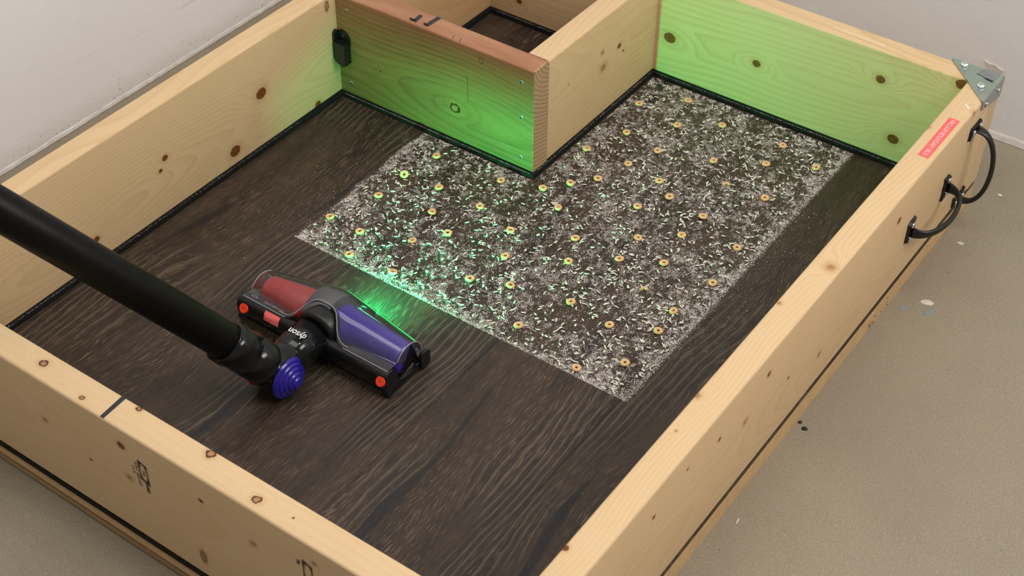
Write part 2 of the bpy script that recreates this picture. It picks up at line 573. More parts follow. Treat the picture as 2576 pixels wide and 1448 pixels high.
M['satin'] = plain('black_satin_plastic', (0.0095, 0.0098, 0.010), 0.35, spec=0.35)
M['wand'] = plain('black_matt_wand', (0.0035, 0.0034, 0.003), 0.40, spec=0.16)
M['band'] = plain('grey_core', (0.10, 0.102, 0.105), 0.5)
M['red_roller'] = plain('red_roller', (0.50, 0.012, 0.012), 0.5)
M['purple'] = plain('purple_roller', (0.060, 0.030, 0.33), 0.35)
M['violet'] = plain('violet_wheel', (0.020, 0.012, 0.25), 0.2, spec=0.5)
M['redwheel'] = plain('red_wheel', (0.62, 0.03, 0.035), 0.35)
M['clip'] = plain('orange_red_clip', (0.80, 0.045, 0.012), 0.35)
M['bristle'] = plain('dark_bristle', (0.035, 0.024, 0.012), 0.7)
M['sand'] = plain('white_sand', (0.65, 0.605, 0.555), 0.6)
M['rice'] = plain('white_rice', (0.72, 0.70, 0.595), 0.45)
M['oat'] = plain('oat_cereal', (0.72, 0.455, 0.21), 0.7, bump=(900, 0.6))
M['palewood'] = plain('tape_residue', (0.73, 0.54, 0.325), 0.4)
M['stone'] = plain('grey_stone', (0.24, 0.25, 0.25), 0.6)
M['palestone'] = plain('pale_stone', (0.62, 0.58, 0.52), 0.6)
M['crumb'] = plain('black_crumb', (0.01, 0.01, 0.01), 0.6)
M['patch'] = plain('chipped_plaster', (0.66, 0.62, 0.55), 0.8, bump=(90, 0.6))

# thin clear plastic
N = NT('clear_plastic')
tr = N.n('ShaderNodeBsdfTransparent')
tr.inputs[0].default_value = (0.93, 0.93, 0.94, 1)
gl = N.n('ShaderNodeBsdfGlossy')
gl.inputs['Roughness'].default_value = 0.05
df = N.n('ShaderNodeBsdfDiffuse')
df.inputs[0].default_value = (0.55, 0.55, 0.57, 1)
fr = N.n('ShaderNodeFresnel')
fr.inputs[0].default_value = 1.48
m1 = N.n('ShaderNodeMixShader')
m1.inputs[0].default_value = 0.045
N.t.links.new(tr.outputs[0], m1.inputs[1])
N.t.links.new(df.outputs[0], m1.inputs[2])
m2 = N.n('ShaderNodeMixShader')
N.t.links.new(fr.outputs[0], m2.inputs[0])
N.t.links.new(m1.outputs[0], m2.inputs[1])
N.t.links.new(gl.outputs[0], m2.inputs[2])
N.t.links.new(m2.outputs[0], N.out.inputs[0])
M['clear'] = N.m

N = NT('clear_plastic_edge', 0.15)
N.col((0.42, 0.43, 0.43))
N.b.inputs['Alpha'].default_value = 0.55
M['rim'] = N.m

N = NT('painted_green_glow')  # emission imitates the lamp's green light caught in the clear edge
em = N.n('ShaderNodeEmission')
em.inputs[0].default_value = (0.06, 1.0, 0.22, 1)
em.inputs[1].default_value = 0.9
N.t.links.new(em.outputs[0], N.out.inputs[0])
M['glow'] = N.m

# ------------------------------------------------------------------ the room
tag(MB().box(-2.2, 3.4, -2.6, 1.50, ZF - 0.05, ZF).build('floor', M['concrete']), kind='structure')
tag(MB().box(-0.45, -0.320, -2.6, 1.50, ZF, 2.7).build('wall_left', M['wall']), kind='structure')
wb = tag(MB().box(-0.320, 3.4, 1.357, 1.50, ZF, 2.7).build('wall_back', M['wall']), kind='structure')
rng = random.Random(3)


def bead(name, fn, a0, a1, n, hh):
    """a wavering painted bead where a wall meets the concrete"""
    rings = []
    for k in range(n + 1):
        a = a0 + (a1 - a0) * k / n
        d = 0.0016 + rng.uniform(-0.0003, 0.0006)
        h = hh + rng.uniform(-0.0012, 0.0012)
        rings.append([fn(a, 0.0, ZF + h), fn(a, d * 0.8, ZF + h * 0.7), fn(a, d * 1.3, ZF + 0.0008), fn(a, 0.0, ZF + 0.0004)])
    return tag(MB().loft(rings, True, (True, True), 0, False).build(name, M['caulk']), kind='structure')


bead('trim_1', lambda a, d, z: (-0.320 + d, a, z), -1.2, 1.357, 240, 0.008)
bead('trim_2', lambda a, d, z: (a, 1.357 - d, z), -0.316, 2.6, 240, 0.015)
# chipped patch on the back wall
b = MB()
ch = [(-.024, .010), (-.012, .006), (.0, .008), (.008, .003), (.020, .001), (.014, -.010), (.006, -.014), (-.002, -.021), (-.006, -.010), (-.014, -.002)]
b.prism([(0.866 + u * 0.75, 0.088 + v * 0.75) for u, v in ch], lambda a, u, v: (u, a, v), 1.3556, 1.3572)
b.build('chipped_patch', M['patch'], wb)

# ------------------------------------------------------------------ floor panel: fibreboard base with laminate planks
panel = empty('floor_panel', (0, 0, 0), 'dark wood laminate panel on a tan fibreboard base under the wooden box', 'floor panel')
X0, X1, Y0, Y1 = -0.036, XW + 0.0365, -0.0365, YB + 0.046
b = MB()
b.prism([(X0, Y0 + 0.003), (X1, Y0 + 0.003), (X1, Y1 - 0.008), (X1 - 0.008, Y1), (X0, Y1)], fz, ZF, -0.008)
# grooved front edge: pale lip, dark groove, brown lower lip
b.build('base_board', M['mdf'], panel)
b = MB()
b.box(X0, X1, Y0 - 0.0005, Y0 + 0.003, -0.0185, -0.0095)
b.build('edge_lip', M['mdf'], panel)
b = MB()
b.box(X0, X1, Y0 + 0.0010, Y0 + 0.003, -0.0235, -0.0185)
b.build('edge_groove', M['mdfdark'], panel)
b = MB()
b.box(X0, X1, Y0, Y0 + 0.003, -0.0315, -0.0235)
b.build('edge_lip', M['mdflow'], panel)
seams = [X0, 0.165, 0.355, 0.545, 0.7355, X1 - 0.001]
for k in range(5):
    b = MB()
    e = 0.00012
    b.prism(rrect(-0.0081, 0.0, seams[k] + e, seams[k + 1] - e, 0.0004, 2), fy, Y0 + 0.0015, Y1 - 0.006, 0, False, 1)
    b.build('plank', [M['laminate'], M['lam_end']], panel)
# crumbled notch in the right edge of the base
b = MB()
for k in range(16):
    y = 0.80 + 0.085 * rng.random()
    s = rng.uniform(0.0008, 0.0022)
    c = Vector((X1 + 0.0004, y, rng.uniform(-0.033, -0.016)))
    b.add([c + Vector((rng.uniform(0, 1) * 0.0018, s * math.cos(t), s * math.sin(t) * 0.8)) for t in (0, 1.2, 2.4, 3.7, 5.0)] + [c + Vector((0.0022, 0, 0))],
          [(i, (i + 1) % 5, 5) for i in range(5)])
tag(b.build('splintered_edge', M['mdfdark'], panel), kind='stuff')

# ------------------------------------------------------------------ the box of boards
box = empty('boundary_box', (0, 0, 0), 'open box of pine boards with an inner compartment, standing on the dark panel', 'box')
R = 0.0035


def board(axis, a0, a1, lo, hi, mat, name='board', z0=G, z1=H, label=None, capmi=None, r=R):
    b = MB()
    if axis == 0:
        b.prism(rrect(lo, hi, z0, z1, r), fx, a0, a1, 0, False, capmi)
    else:
        b.prism(rrect(z0, z1, lo, hi, r), fy, a0, a1, 0, False, capmi)
    o = b.build(name, mat, box)
    # soft shading on the long rounded arrises
    for p in o.data.polygons:
        p.use_smooth = True
    o.data.set_sharp_from_angle(angle=math.radians(35))
    if label:
        o['label'] = label
    return o


board(1, 0.0, YB, -T, 0.0, M['left'])
board(0, -T, XW + T, YB, YB + T, [M['back'], M['pineend']], capmi=1)
board(1, 0.0, YB, XW, XW + T, M['right'])
board(0, -T, XW + T, -T, 0.0, M['front'])
board(1, YR + T, YB, XP - T, XP, M['divider'])
board(1, YR + T, YB, 0.0, 0.0435, M['inner'])
red = board(0, 0.0, XP, YR, YR + T, [M['red'], M['redend']], label='reddish brown stained board', capmi=1, r=0.0025)


def strip(x0, x1, y0, y1):
    MB().box(x0, x1, y0, y1, 0.0002, G).build('foam_strip', M['foam'], box)


E5 = 0.005
strip(-0.030, E5, E5, YR - E5)
strip(E5, XW - E5, -0.030, E5)
strip(XW - E5, XW + 0.030, -0.030, YB + 0.03)
strip(XP + E5, XW - E5, YB - E5, YB + 0.030)
strip(0.0, XP + E5, YR - E5, YR + T + E5)
strip(XP - T - E5, XP + E5, YR + T + E5, YB)
strip(0.0, 0.0435 + E5, YR + T + E5, YB)
strip(0.0435 + E5, XP - T - E5, YB - E5, YB + 0.030)

# screws in the reddish board
for (x, z) in ((.0221, .1632), (.0206, .0299), (.3538, .1625), (.3539, .1008), (.3542, .0279)):
    b = MB()
    b.lathe((x, YR + 0.0004, z), (0, -1, 0), [(0, .0034), (.0006, .0034), (.0010, .0030), (.0010, .0018)], 16, (True, False))
    b.lathe((x, YR - 0.0001, z), (0, -1, 0), [(0.0004, .0018), (-0.0003, .0006)], 6, (False, True), 1, False)
    b.build('screw', [M['screw'], M['dark']], red)
# tape tabs and pen ticks on its top
for (x, y0, y1, w, sk) in ((.1495, .801, .823, .0075, .002), (.1755, .802, .834, .0080, -.002)):
    b = MB()
    b.add([(x - w / 2 + sk, y0 + .004, H + .0003), (x + w / 2 + sk, y0 + .004, H + .0003), (x + w / 2, y1, H + .0003), (x - w / 2, y1, H + .0003)], [(0, 1, 2, 3)])
    # lifted, curled end
    b.add([(x - w / 2 - .002, y0 + .004, H + .0003), (x + w / 2 + sk, y0 + .004, H + .0003), (x + w / 2 + sk, y0 + .001, H + .0022), (x - w / 2 - .003, y0 + .001, H + .0022),
           (x + w / 2 + sk, y0 + .0028, H + .0036), (x - w / 2 - .003, y0 + .0028, H + .0036)], [(0, 1, 2, 3), (3, 2, 4, 5)], 0, True)
    b.build('tape_tab', M['btape'], red)
for (x0, y0, x1, y1) in ((.2235, .8075, .2258, .7985), (.2365, .8075, .2395, .7985)):
    b = MB()
    b.add([(x0, y0, H + .0002), (x0 + .0010, y0, H + .0002), (x1 + .0010, y1, H + .0002), (x1, y1, H + .0002)], [(0, 1, 2, 3)])
    b.build('pen_tick', M['ink'], red)
b = MB()
b.add([(.2547, YR - .0002, .1353), (.2553, YR - .0002, .1353), (.2567, YR - .0002, .0887), (.2560, YR - .0002, .0887)], [(0, 1, 2, 3)])
b.build('pencil_line', M['ink'], red)
b = MB()
for k in range(24):
    a0, a1 = 2 * PI * k / 24, 2 * PI * (k + 1) / 24
    q = [(math.cos(a) * rr * .0040 + .2815, YR - .0002, math.sin(a) * rr * .0050 + .1715) for a, rr in ((a0, 1), (a1, 1), (a1, .86), (a0, .86))]
    b.add(q, [(0, 1, 2, 3)])
b.build('pen_ring', M['ink'], red)

# torn fibres along the sawn end of the reddish board
b = MB()
for k in range(70):
    z = rng.uniform(0.012, H - 0.004)
    l = rng.uniform(0.0008, 0.0026)
    b.add([(XP + .0002, YR - .0001, z), (XP + .0002, YR - .0001, z + rng.uniform(.0008, .0022)), (XP - l * .3, YR - .0008 * l / .002, z + .0008)], [(0, 1, 2)])
for k in range(60):
    y = rng.uniform(YR + .002, YR + T)
    b.add([(XP + .0002, y, H - .0002), (XP + .0002, y + rng.uniform(.0006, .0018), H - .0002), (XP - rng.uniform(.001, .004), y + .0006, H + .0006)], [(0, 1, 2)])
fib = b.build('torn_fibres', M['mdf'], red, recalc=False)
tag(fib, kind='stuff')

# corner latch where the reddish board meets the left board
lt = empty('latch', (0, 0, 0), '', '')
del lt['label'], lt['category']
lt.parent = box
b = MB()
b.prism([(y, z) for y, z in [(.783, .076), (.7955, .076)] + [(.7893 + .0063 * math.cos(t), .1185 + .0075 * math.sin(t)) for t in np.linspace(0, PI, 9)]], fx, 0.0, 0.0045)
b.build('latch_plate', M['latch'], lt)
b = MB()
b.prism([(.005, .105), (.005, .122), (.009, .1265), (.019, .1245), (.0265, .115), (.0265, .100)], lambda a, u, v: (u, a, v), YR - 0.004, YR)
b.lathe((.0135, YR - .004, .1165), (0, -1, 0), [(0, .004), (.0010, .0034), (.0016, .001)], 12)
b.build('latch_plate', M['latch'], lt)
b = MB()
b.prism([(.0045, .0745), (.0045, .1085), (.0255, .1085), (.0255, .0700), (.020, .0665)], lambda a, u, v: (u, a, v), YR - 0.016, YR - 0.0005)
b.lathe((.0255, YR - .008, .092), (1, 0, 0), [(0, .0022), (.0018, .002), (.0022, .001)], 10)
b.build('latch_body', M['latch'], lt)

# black marker stripe across the front board, white chalk dash on the right board
b = MB()
b.add([(.3735, -.0006, H + .00025), (.3800, -.0006, H + .00025), (.3822, -T + .0012, H + .00025), (.3766, -T + .0012, H + .00025)], [(0, 1, 2, 3)])
b.build('marker_stripe', M['btape'], box)
b = MB()
b.add([(.9085, 1.088, H + .0002), (.9175, 1.0805, H + .0002), (.9172, 1.0775, H + .0002), (.9080, 1.0855, H + .0002)], [(0, 1, 2, 3)])
b.build('chalk_dash', M['caulk'], box)

# strip of clear tape left on the back board
b = MB()
b.add([(.6700, YB + .0205, H + .0002), (.7540, YB + .0180, H + .0002), (.7548, YB + .0105, H + .0002), (.6680, YB + .0125, H + .0002)], [(0, 1, 2, 3)])
b.build('tape_strip', M['palewood'], box)

# red label with its lettering
lb = MB().box(.9035, .9188, .9372, 1.0432, H + .0001, H + .0004).build('label', M['label'], box)
lettering('lettering', ['VACUUM BOUNDARY BOX'], 0.0098, (.9110, .990, H + .0004), (0, -1, 0), (1, 0, 0), M['white'], lb, wide=0.83)

# metal corner bracket
br = empty('corner_bracket', (0, 0, 0), '', '')
del br['label'], br['category']
br.parent = box
cx, cy, zt = XW + T + .0012, YB + T + .0012, H + .0002
b = MB()
tri = [(cx - .079, cy - .002), (cx - .077, cy), (cx - .006, cy), (cx - .0018, cy - .0018), (cx, cy - .006), (cx, cy - .077), (cx - .002, cy - .079)]
b.prism(tri[::-1], fz, zt, zt + .0022)
b.build('bracket_plate', M['zinc'], br)
b = MB()
b.prism([(cy - .079, zt + .0022), (cy - .079, H - .011), (cy - .075, H - .0145), (cy - .071, H - .0145), (cy - .004, H - .031), (cy - .001, H - .030), (cy, zt + .0015)], fx, cx - .0012, cx + .0010)
b.build('bracket_flange', M['zincside'], br)
b = MB()
b.prism([(cx - .079, zt + .0022), (cx - .079, H - .008), (cx - .071, H - .0145), (cx - .004, H - .031), (cx, H - .030), (cx, zt + .0015)], lambda a, u, v: (u, a, v), cy - .0012, cy + .0010)
b.build('bracket_flange', M['zincside'], br)
for (x, y) in ((.8695, 1.1740), (.9097, 1.1365)):
    b = MB()
    z = zt + .0022
    b.lathe((x, y, z), (0, 0, 1), [(0, .0072), (.0008, .0072), (.0008, .0062)], 20, (True, False), 0, False)
    b.lathe((x, y, z + .0006), (0, 0, 1), [(0, .0060), (.0036, .0060), (.0043, .0052)], 6, (False, True), 0, False)
    b.build('bolt', M['bolt'], br)
for (y, z) in ((1.1655, .1755), (1.1205, .1765)):
    b = MB()
    b.lathe((cx + .0010, y, z), (1, 0, 0), [(0, .0042), (.0012, .0040), (.0022, .0026), (.0022, .0012)], 16, (True, False))
    b.lathe((cx + .0031, y, z), (1, 0, 0), [(0, .0012), (-.0008, .0006)], 6, (False, True), 1, False)
    b.build('screw', [M['bolt'], M['dark']], br)
b = MB()
z = zt + .0024
edge = [(.8966, 1.1830), (.9205, 1.1826), (.9205, 1.166), (.9190, 1.1600), (.912, 1.1612), (.905, 1.1618), (.899, 1.1640), (.8920, 1.1655), (.8935, 1.173)]
b.prism(edge[::-1], fz, z, z + .0005)
b.add([(.9190, 1.1600, z), (.912, 1.1612, z), (.905, 1.1618, z), (.9192, 1.1588, z + .0014), (.912, 1.1598, z + .0018), (.905, 1.1612, z + .0006)],
      [(0, 1, 4, 3), (1, 2, 5, 4)])
b.build('tape_patch', M['tape'], br)


# pull handles on the right board
def pull_handle(p0, p1, wide, out, screws):
    """p0, p1 = (y, z) of the two foot plates; `wide` = direction (y, z) across the plates"""
    xo = XW + T
    h = empty('handle', (0, 0, 0), '', '')
    del h['label'], h['category']
    h.parent = box
    a, c = Vector((xo, p0[0], p0[1])), Vector((xo, p1[0], p1[1]))
    along = (c - a).normalized()
    w = Vector((0, wide[0], wide[1]))
    ex = Vector((1, 0, 0))
    b = MB()
    for p, s in ((a, -1), (c, 1)):
        # flared foot plate
        prof = [(-.019, -.004), (-.016, -.0085), (0, -.0075), (.016, -.0085), (.019, -.004), (.0185, .006), (.020, .012), (.012, .0075), (0, .010), (-.012, .0075), (-.020, .012), (-.0185, .006)]
        lo = [p + w * u + along * (-s) * v for u, v in prof]
        hi = [q + ex * .0042 for q in lo]
        hi = [p + ex * .0042 + (q - ex * .0042 - p) * .93 for q in hi]
        b.loft([lo, hi], True, (True, True), 0, False)
    pts, ra, rb = [], [], []
    mid = (a + c) / 2
    L = (c - a).length / 2
    for k in range(29):
        t = PI * k / 28
        s = -math.cos(t)
        e = math.sin(t)
        x = out * (e ** 0.75) + .003
        pts.append(mid + along * L * s * (1.0 if abs(s) < .98 else 1) + ex * x)
        ra.append(.0052 + .0050 * (1 - e) ** 3)
        rb.append(.0036 - .0008 * (1 - e) ** 2)
    rings = []
    for k, p in enumerate(pts):
        tn = (pts[min(k + 1, 28)] - pts[max(k - 1, 0)]).normalized()
        q = w.cross(tn).normalized()
        rings.append([p + w * ra[k] * math.cos(2 * PI * i / 14) + q * rb[k] * math.sin(2 * PI * i / 14) for i in range(14)])
    b.loft(rings, True, (True, True), 0, True)
    b.build('grip', M['handle'], h)
    for p, s in ((a, -1), (c, 1)):
        for u in (-.0115, .0115):
            q = p + w * u + ex * .0042
            sb = MB()
            sb.lathe(q, (1, 0, 0), [(0, .0046), (.0010, .0044), (.0022, .0034), (.0030, .0016)], 16)
            sb.build('screw', M['bolt'], h)
    return h


pull_handle((.899, .092), (1.022, .092), (0, 1), .034, None)
pull_handle((1.098, .148), (1.098, .022), (1, 0), .036, None)


# lumber grade stamps on the outside of the front board
def stamp(x, z, s, rows):
    g = empty('grade_stamp', (0, 0, 0), '', '')
    del g['label'], g['category']
    g.parent = box
    y = -T - .0003
    b = MB()
    # skewed black block with an oval window: quads between an oval and a slanted outline
    n = 40
    P = lambda u, v: (x + v * s, y, z - u * s)
    out = []
    for k in range(n):
        t = 2 * PI * k / n
        ou, ov = math.cos(t), math.sin(t)
        m = max(abs(ou), abs(ov))
        u, v = ou / m * .0165, ov / m * .0068
        out.append((u + v * .35, v))
    inn = [(.0142 * math.cos(2 * PI * k / n), .0056 * math.sin(2 * PI * k / n)) for k in range(n)]
    in2 = [(.0130 * math.cos(2 * PI * k / n), .0046 * math.sin(2 * PI * k / n)) for k in range(n)]
    in3 = [(.0124 * math.cos(2 * PI * k / n), .0041 * math.sin(2 * PI * k / n)) for k in range(n)]
    for A, B in ((out, inn), (in2, in3)):
        for k in range(n):
            j = (k + 1) % n
            b.add([P(*A[k]), P(*A[j]), P(*B[j]), P(*B[k])], [(0, 1, 2, 3)])
    b.build('oval_mark', M['stamp'], g, recalc=False)
    for txt, sz, du, dv in rows:
        lettering('lettering', [txt], sz * s, (x + dv * s, y, z - du * s), (0, 0, -1), (1, 0, 0), M['stamp'], g, bold=.00008)
    return g


stamp(.4335, .1335, 1.0, (('PRIME', .0075, .0225, .0015), ('S-P-F  KD-HT', .0070, .008, -.0105), ('2 x 8', .0055, .004, -.0165), ('PINE', .0045, .0, .0002)))
stamp(.6735, .1385, 1.0, (('PRIME', .0075, .0225, .0015), ('96', .0085, -.010, -.0125)))

# ------------------------------------------------------------------ vacuum cleaner
VO = (0.366, 0.310, 0.0)
vac = empty('vacuum_cleaner', VO, 'black stick vacuum cleaner with red and purple cone rollers shining green light', 'vacuum cleaner')
XL, XR = 0.238, 0.494


def vb(b, name, mat, parent=vac, recalc=True):
    o = b.build(name, mat, parent, VO, recalc)
    return o


# rear housing hump and sole plate
prof = [(.3065, .004), (.3035, .012), (.3012, .022), (.3010, .031), (.3030, .0378), (.3070, .0416), (.313, .0428), (.319, .0420), (.3235, .0385), (.326, .030), (.330, .012), (.378, .010), (.381, .006), (.380, .003), (.310, .003)]
b = MB()
b.prism(prof[::-1], fx, XL, XR, 0, False)
o = vb(b, 'housing', M['gloss'])
for p in o.data.polygons:
    p.use_smooth = True
o.data.set_sharp_from_angle(angle=math.radians(40))
# lower rear rail and end feet
b = MB()
b.prism(rrect(.3040, .3120, .0015, .0105, .002, 2), fx, XL - .004, XR + .001)
b.prism(rrect(.3690, .3870, .003, .0300, .006, 4), fx, XR - .001, XR + .0045)
b.prism(rrect(.306, .380, .002, .016, .003, 2), fx, XL - .005, XL + .001)
vb(b, 'bumper_rail', M['satin'])


def RC(x):                      # radius of the clear cover along the head
    a = (0.243, .0245, .0475, .027)
    if x < .350:
        t = (x - .243) / (.350 - .243)
        return .0245 + (.0445 - .0245) * t
    if x < .376:
        return .0445 + .0012 * math.sin(PI * (x - .350) / .026)
    t = (x - .376) / (.491 - .376)
    return .0445 + (.0265 - .0445) * t


CYc, CZc = 0.3520, 0.0300
xs = [.243 + (.491 - .243) * k / 40 for k in range(41)]
rings = []
for x in xs:
    r = RC(x)
    amax = 150 - 44 * math.exp(-((x - .366) / .036) ** 4)
    yc = CYc - .004 * max(0, (.34 - x) / .10)
    ring = [(x, yc + r * math.cos(math.radians(-8 + (amax + 8) * k / 28)), CZc + r * math.sin(math.radians(-8 + (amax + 8) * k / 28))) for k in range(29)]
    l = ring[-1]
    f = 1 - math.exp(-((x - .366) / .036) ** 4)
    y1, z1 = .3095, .0434
    for q in (.33, .66, 1.0):
        ring.append((x, l[1] + (y1 - l[1]) * q * f, l[2] + (z1 - l[2]) * q * f))
    rings.append(ring)
b = MB()
b.loft(rings, False, (False, False), 0, True)
for rg, sgn in ((rings[0], -1), (rings[-1], 1)):
    n = 29
    b.add(rg[:n] + [(rg[0][0], rg[0][1] - .004, .012), (rg[0][0], .331, .012)], [tuple(range(n + 2))])
cover = vb(b, 'clear_cover', M['clear'])
# rims of the clear cover, thick enough to catch the light
b = MB()
for rg in (rings[0], rings[-1]):
    b.tube(rg[:29], .0008, seg=6)
b.tube([r[-1] for r in rings if abs(r[0][0] - .366) > .045 and r[0][0] < .366], .0007, seg=6)
b.tube([r[-1] for r in rings if abs(r[0][0] - .366) > .045 and r[0][0] > .366], .0007, seg=6)
b.tube([r[-2] for r in rings if abs(r[0][0] - .366) <= .062], .0008, seg=6)
vb(b, 'cover_rim', M['rim'])

# rollers and core
b = MB()
b.lathe((.252, .3505, .0305), (1, 0, 0), [(0, .004), (0, .0175), (.002, .019), (.082, .0300), (.084, .028), (.084, .004)], 40)
vb(b, 'roller', M['red_roller'])['label'] = 'red cone roller'
b = MB()
b.lathe((.3775, .3510, .0310), (1, 0, 0), [(0, .004), (0, .030), (.002, .0310), (.108, .0212), (.111, .0200), (.111, .004)], 40)
vb(b, 'roller', M['purple'])['label'] = 'purple cone roller'
b = MB()
b.prism([(.315, .012)] + [(CYc + .0415 * math.cos(math.radians(a)), CZc + .0415 * math.sin(math.radians(a))) for a in range(20, 141, 6)][::-1] + [(.388, .012)], fx, .3385, .3745, 0, True)
vb(b, 'roller_mount', M['band'])

# neck that runs back from the head
NX, NZ = 0.3655, 0.0365
b = MB()
b.lathe((NX, .314, NZ), (0, 1, 0), [(0, .026), (.002, .0310), (.005, .0325), (.022, .0330), (.026, .0315), (.028, .027)], 44)
vb(b, 'neck_collar', M['satin'])
b = MB()
b.lathe((NX, .222, NZ), (0, 1, 0), [(0, .020), (.004, .0255), (.010, .0268), (.0375, .0272), (.0380, .0266), (.0385, .0272), (.085, .0280)], 44)
neck = vb(b, 'neck', M['gloss'])
lettering('lettering', ['dyson'], .0140, (NX + .002, .2800, NZ + .0281), (-1, 0.0, -0.02), (0, -1, 0.0), M['logo'], neck, VO, bold=.00025, wide=.86)

# pivot, wheels
b = MB()
b.lathe((.3460, .2370, .0300), (1, 0, 0), [(0, .016), (.002, .0240), (.008, .0280), (.016, .0292), (.030, .0292), (.037, .0285), (.040, .022)], 40)
vb(b, 'pivot_hub', M['gloss'])
wp = [(0, .0296), (.0012, .0302)]
for k in range(5):
    r0 = .0285 - k * .0050
    t0 = .0024 + k * .0036
    wp += [(t0, r0), (t0 + .0016, r0 - .0008), (t0 + .0023, r0 - .0022), (t0 + .0026, r0 - .0042)]
wp += [(.0195, .0030), (.0190, .0010)]
for x, s, mt, lab in ((.3865, 1, M['violet'], 'purple ridged wheel'), (.3440, -1, M['redwheel'], 'red wheel')):
    b = MB()
    b.lathe((x, .2370, .0305), (s, 0, 0), wp, 44)
    vb(b, 'wheel', mt)['label'] = lab

# swivel elbow and wand
WD = Vector((-.1403, -.1626, .2449)).normalized()
WA = Vector((.3720, .2295, .0430))
b = MB()
b.lathe(WA - WD * .010, WD, [(0, .012), (.004, .0185), (.024, .0190)], 32)
b.lathe(WA + WD * .010, WD, [(0, .018), (.002, .0250), (.006, .0278), (.012, .0285), (.034, .0288), (.0345, .0282), (.035, .0288), (.058, .0284), (.070, .0275), (.071, .0262)], 48)
elbow = vb(b, 'elbow', M['gloss'])
dn = (Vector((0, 0, -1)) - WD * WD.dot(Vector((0, 0, -1)))).normalized()
sd = WD.cross(dn)
b = MB()
rg = []
for t, s, d in ((.040, .007, .022), (.048, .013, .029), (.066, .0145, .0335), (.084, .013, .0325), (.090, .010, .027)):
    c = WA + WD * t
    rg.append([c + sd * s * math.cos(a) + dn * (d * .5 + d * .5 * math.sin(a)) for a in [2 * PI * i / 16 for i in range(16)]])
b.loft(rg, True, (True, True), 0, True)
vb(b, 'release_catch', M['satin'], elbow)
b = MB()
b.lathe(WA + WD * .0765, WD, [(0, .0238), (.001, .0242), (.74, .0242), (.742, .020)], 48)
vb(b, 'wand', M['wand'])

# red clips, label, lettering on the rear lip
for x in (.2515, .4865):
    b = MB()
    n = Vector((0, -.80, .60)).normalized()
    c = Vector((x, .3015, .0305))
    b.lathe(c - n * .002, n, [(0, .0072), (.0042, .0072), (.0050, .0064)], 24)
    clip = vb(b, 'clip', M['clip'])
    b = MB()
    b.lathe(c + n * .0026, n, [(0, .0010), (.0006, .0010)], 8)
    vb(b, 'clip_slot', M['dark'], clip)
# sticker lies on the curved rear face: three quads following the profile
sx0, sx1 = .2865, .3125
pts = [(.30065, .0285), (.3010, .0320), (.3030, .0378), (.3068, .0414)]
b = MB()
for k in range(3):
    (y0, z0), (y1, z1) = pts[k], pts[k + 1]
    o = .0004
    b.add([(sx0, y0 - o, z0 + o), (sx1, y0 - o, z0 + o), (sx1, y1 - o, z1 + o), (sx0, y1 - o, z1 + o)], [(0, 1, 2, 3)])
lab = vb(b, 'label', M['label'])
u1 = Vector((0, pts[2][0] - pts[1][0], pts[2][1] - pts[1][1])).normalized()
u2 = Vector((0, pts[1][0] - pts[0][0], pts[1][1] - pts[0][1])).normalized()
lettering('lettering', ['DYSON'], .0036, (.3053, .3005, .0315), (-1, 0, 0), -u2, M['sticker'], lab, VO, lift=.0005, bold=.00006)
lettering('lettering', ['V10 KONICAL'], .0036, (.2998, .3022, .0372), (-1, 0, 0), -u1, M['sticker'], lab, VO, lift=.0008, wide=.88, bold=.00006)
lettering('lettering', ['anti-tangle cones'], .0050, (.2930, .3155, .0440), (-1, 0, 0), (0, -1, 0), M['greyprint'], cover, VO, shear=.15)
# little cone emblem beside the lettering
b = MB()
ex0, ey, ez = .2590, .3155, .0444
pl = [(-.006, .0), (0, .0022), (.006, .0), (0, -.0022)]
for k in range(4):
    p, q = pl[k], pl[(k + 1) % 4]
    b.tube([(ex0 + p[0], ey + p[1], ez), (ex0 + q[0], ey + q[1], ez)], .00018, seg=4)
for s in (-.0028, .0006, .0034):
    b.tube([(ex0 + s, ey - .0013, ez), (ex0 + s - .0015, ey + .0013, ez)], .00018, seg=4)
vb(b, 'emblem', M['greyprint'], cover)

# bristle row under the back edge
b = MB()
for k in range(900):
    x = rng.uniform(.243, .335) if k < 650 else rng.uniform(.395, .488)
    y = .3050 + rng.uniform(-.0035, .001)
    dx, dy = rng.uniform(-.0016, .0016), rng.uniform(-.009, -.001)
    w = .00022
    b.add([(x - w, y, .0100), (x + w, y, .0100), (x + dx, y + dy, .0006)], [(0, 1, 2)])
tag(vb(b, 'bristles', M['bristle'], vac, False), kind='stuff')

# green light: a lamp tucked under a lip at the front middle of the head
b = MB()
b.box(.352, .385, .3815, .3945, .0112, .0130)
b.box(.352, .385, .3795, .3818, .0050, .0130)
vb(b, 'lamp_lip', M['satin'])
LED = area('green_lamp', (0, 0, 0), (0, 1, -0.02), .0045, .0028, 2.15, (0.012, 1.0, 0.31), vac)
LED.data.spread = math.radians(130)
LED.location = (.3685 - VO[0], .3824 - VO[1], .0073)
LED.rotation_euler = (math.radians(90.0), 0, math.radians(-6))
# added self-lit tube standing in for lamp light refracted in the cover's edge
b = MB()
pts = []
for k in range(20):
    x = .366 + (.489 - .366) * k / 19
    r = RC(x) + .0002
    a = math.radians(52)
    pts.append((x, CYc + r * math.cos(a), CZc + r * math.sin(a)))
b.tube(pts, [.00025 + .0006 * math.sin(PI * min(1, k / 10) / 2) for k in range(20)], seg=6)
vb(b, 'painted_edge_glow', M['glow'])

# ------------------------------------------------------------------ the sprinkled patch: sand, rice, cereal
rs = np.random.default_rng(11)


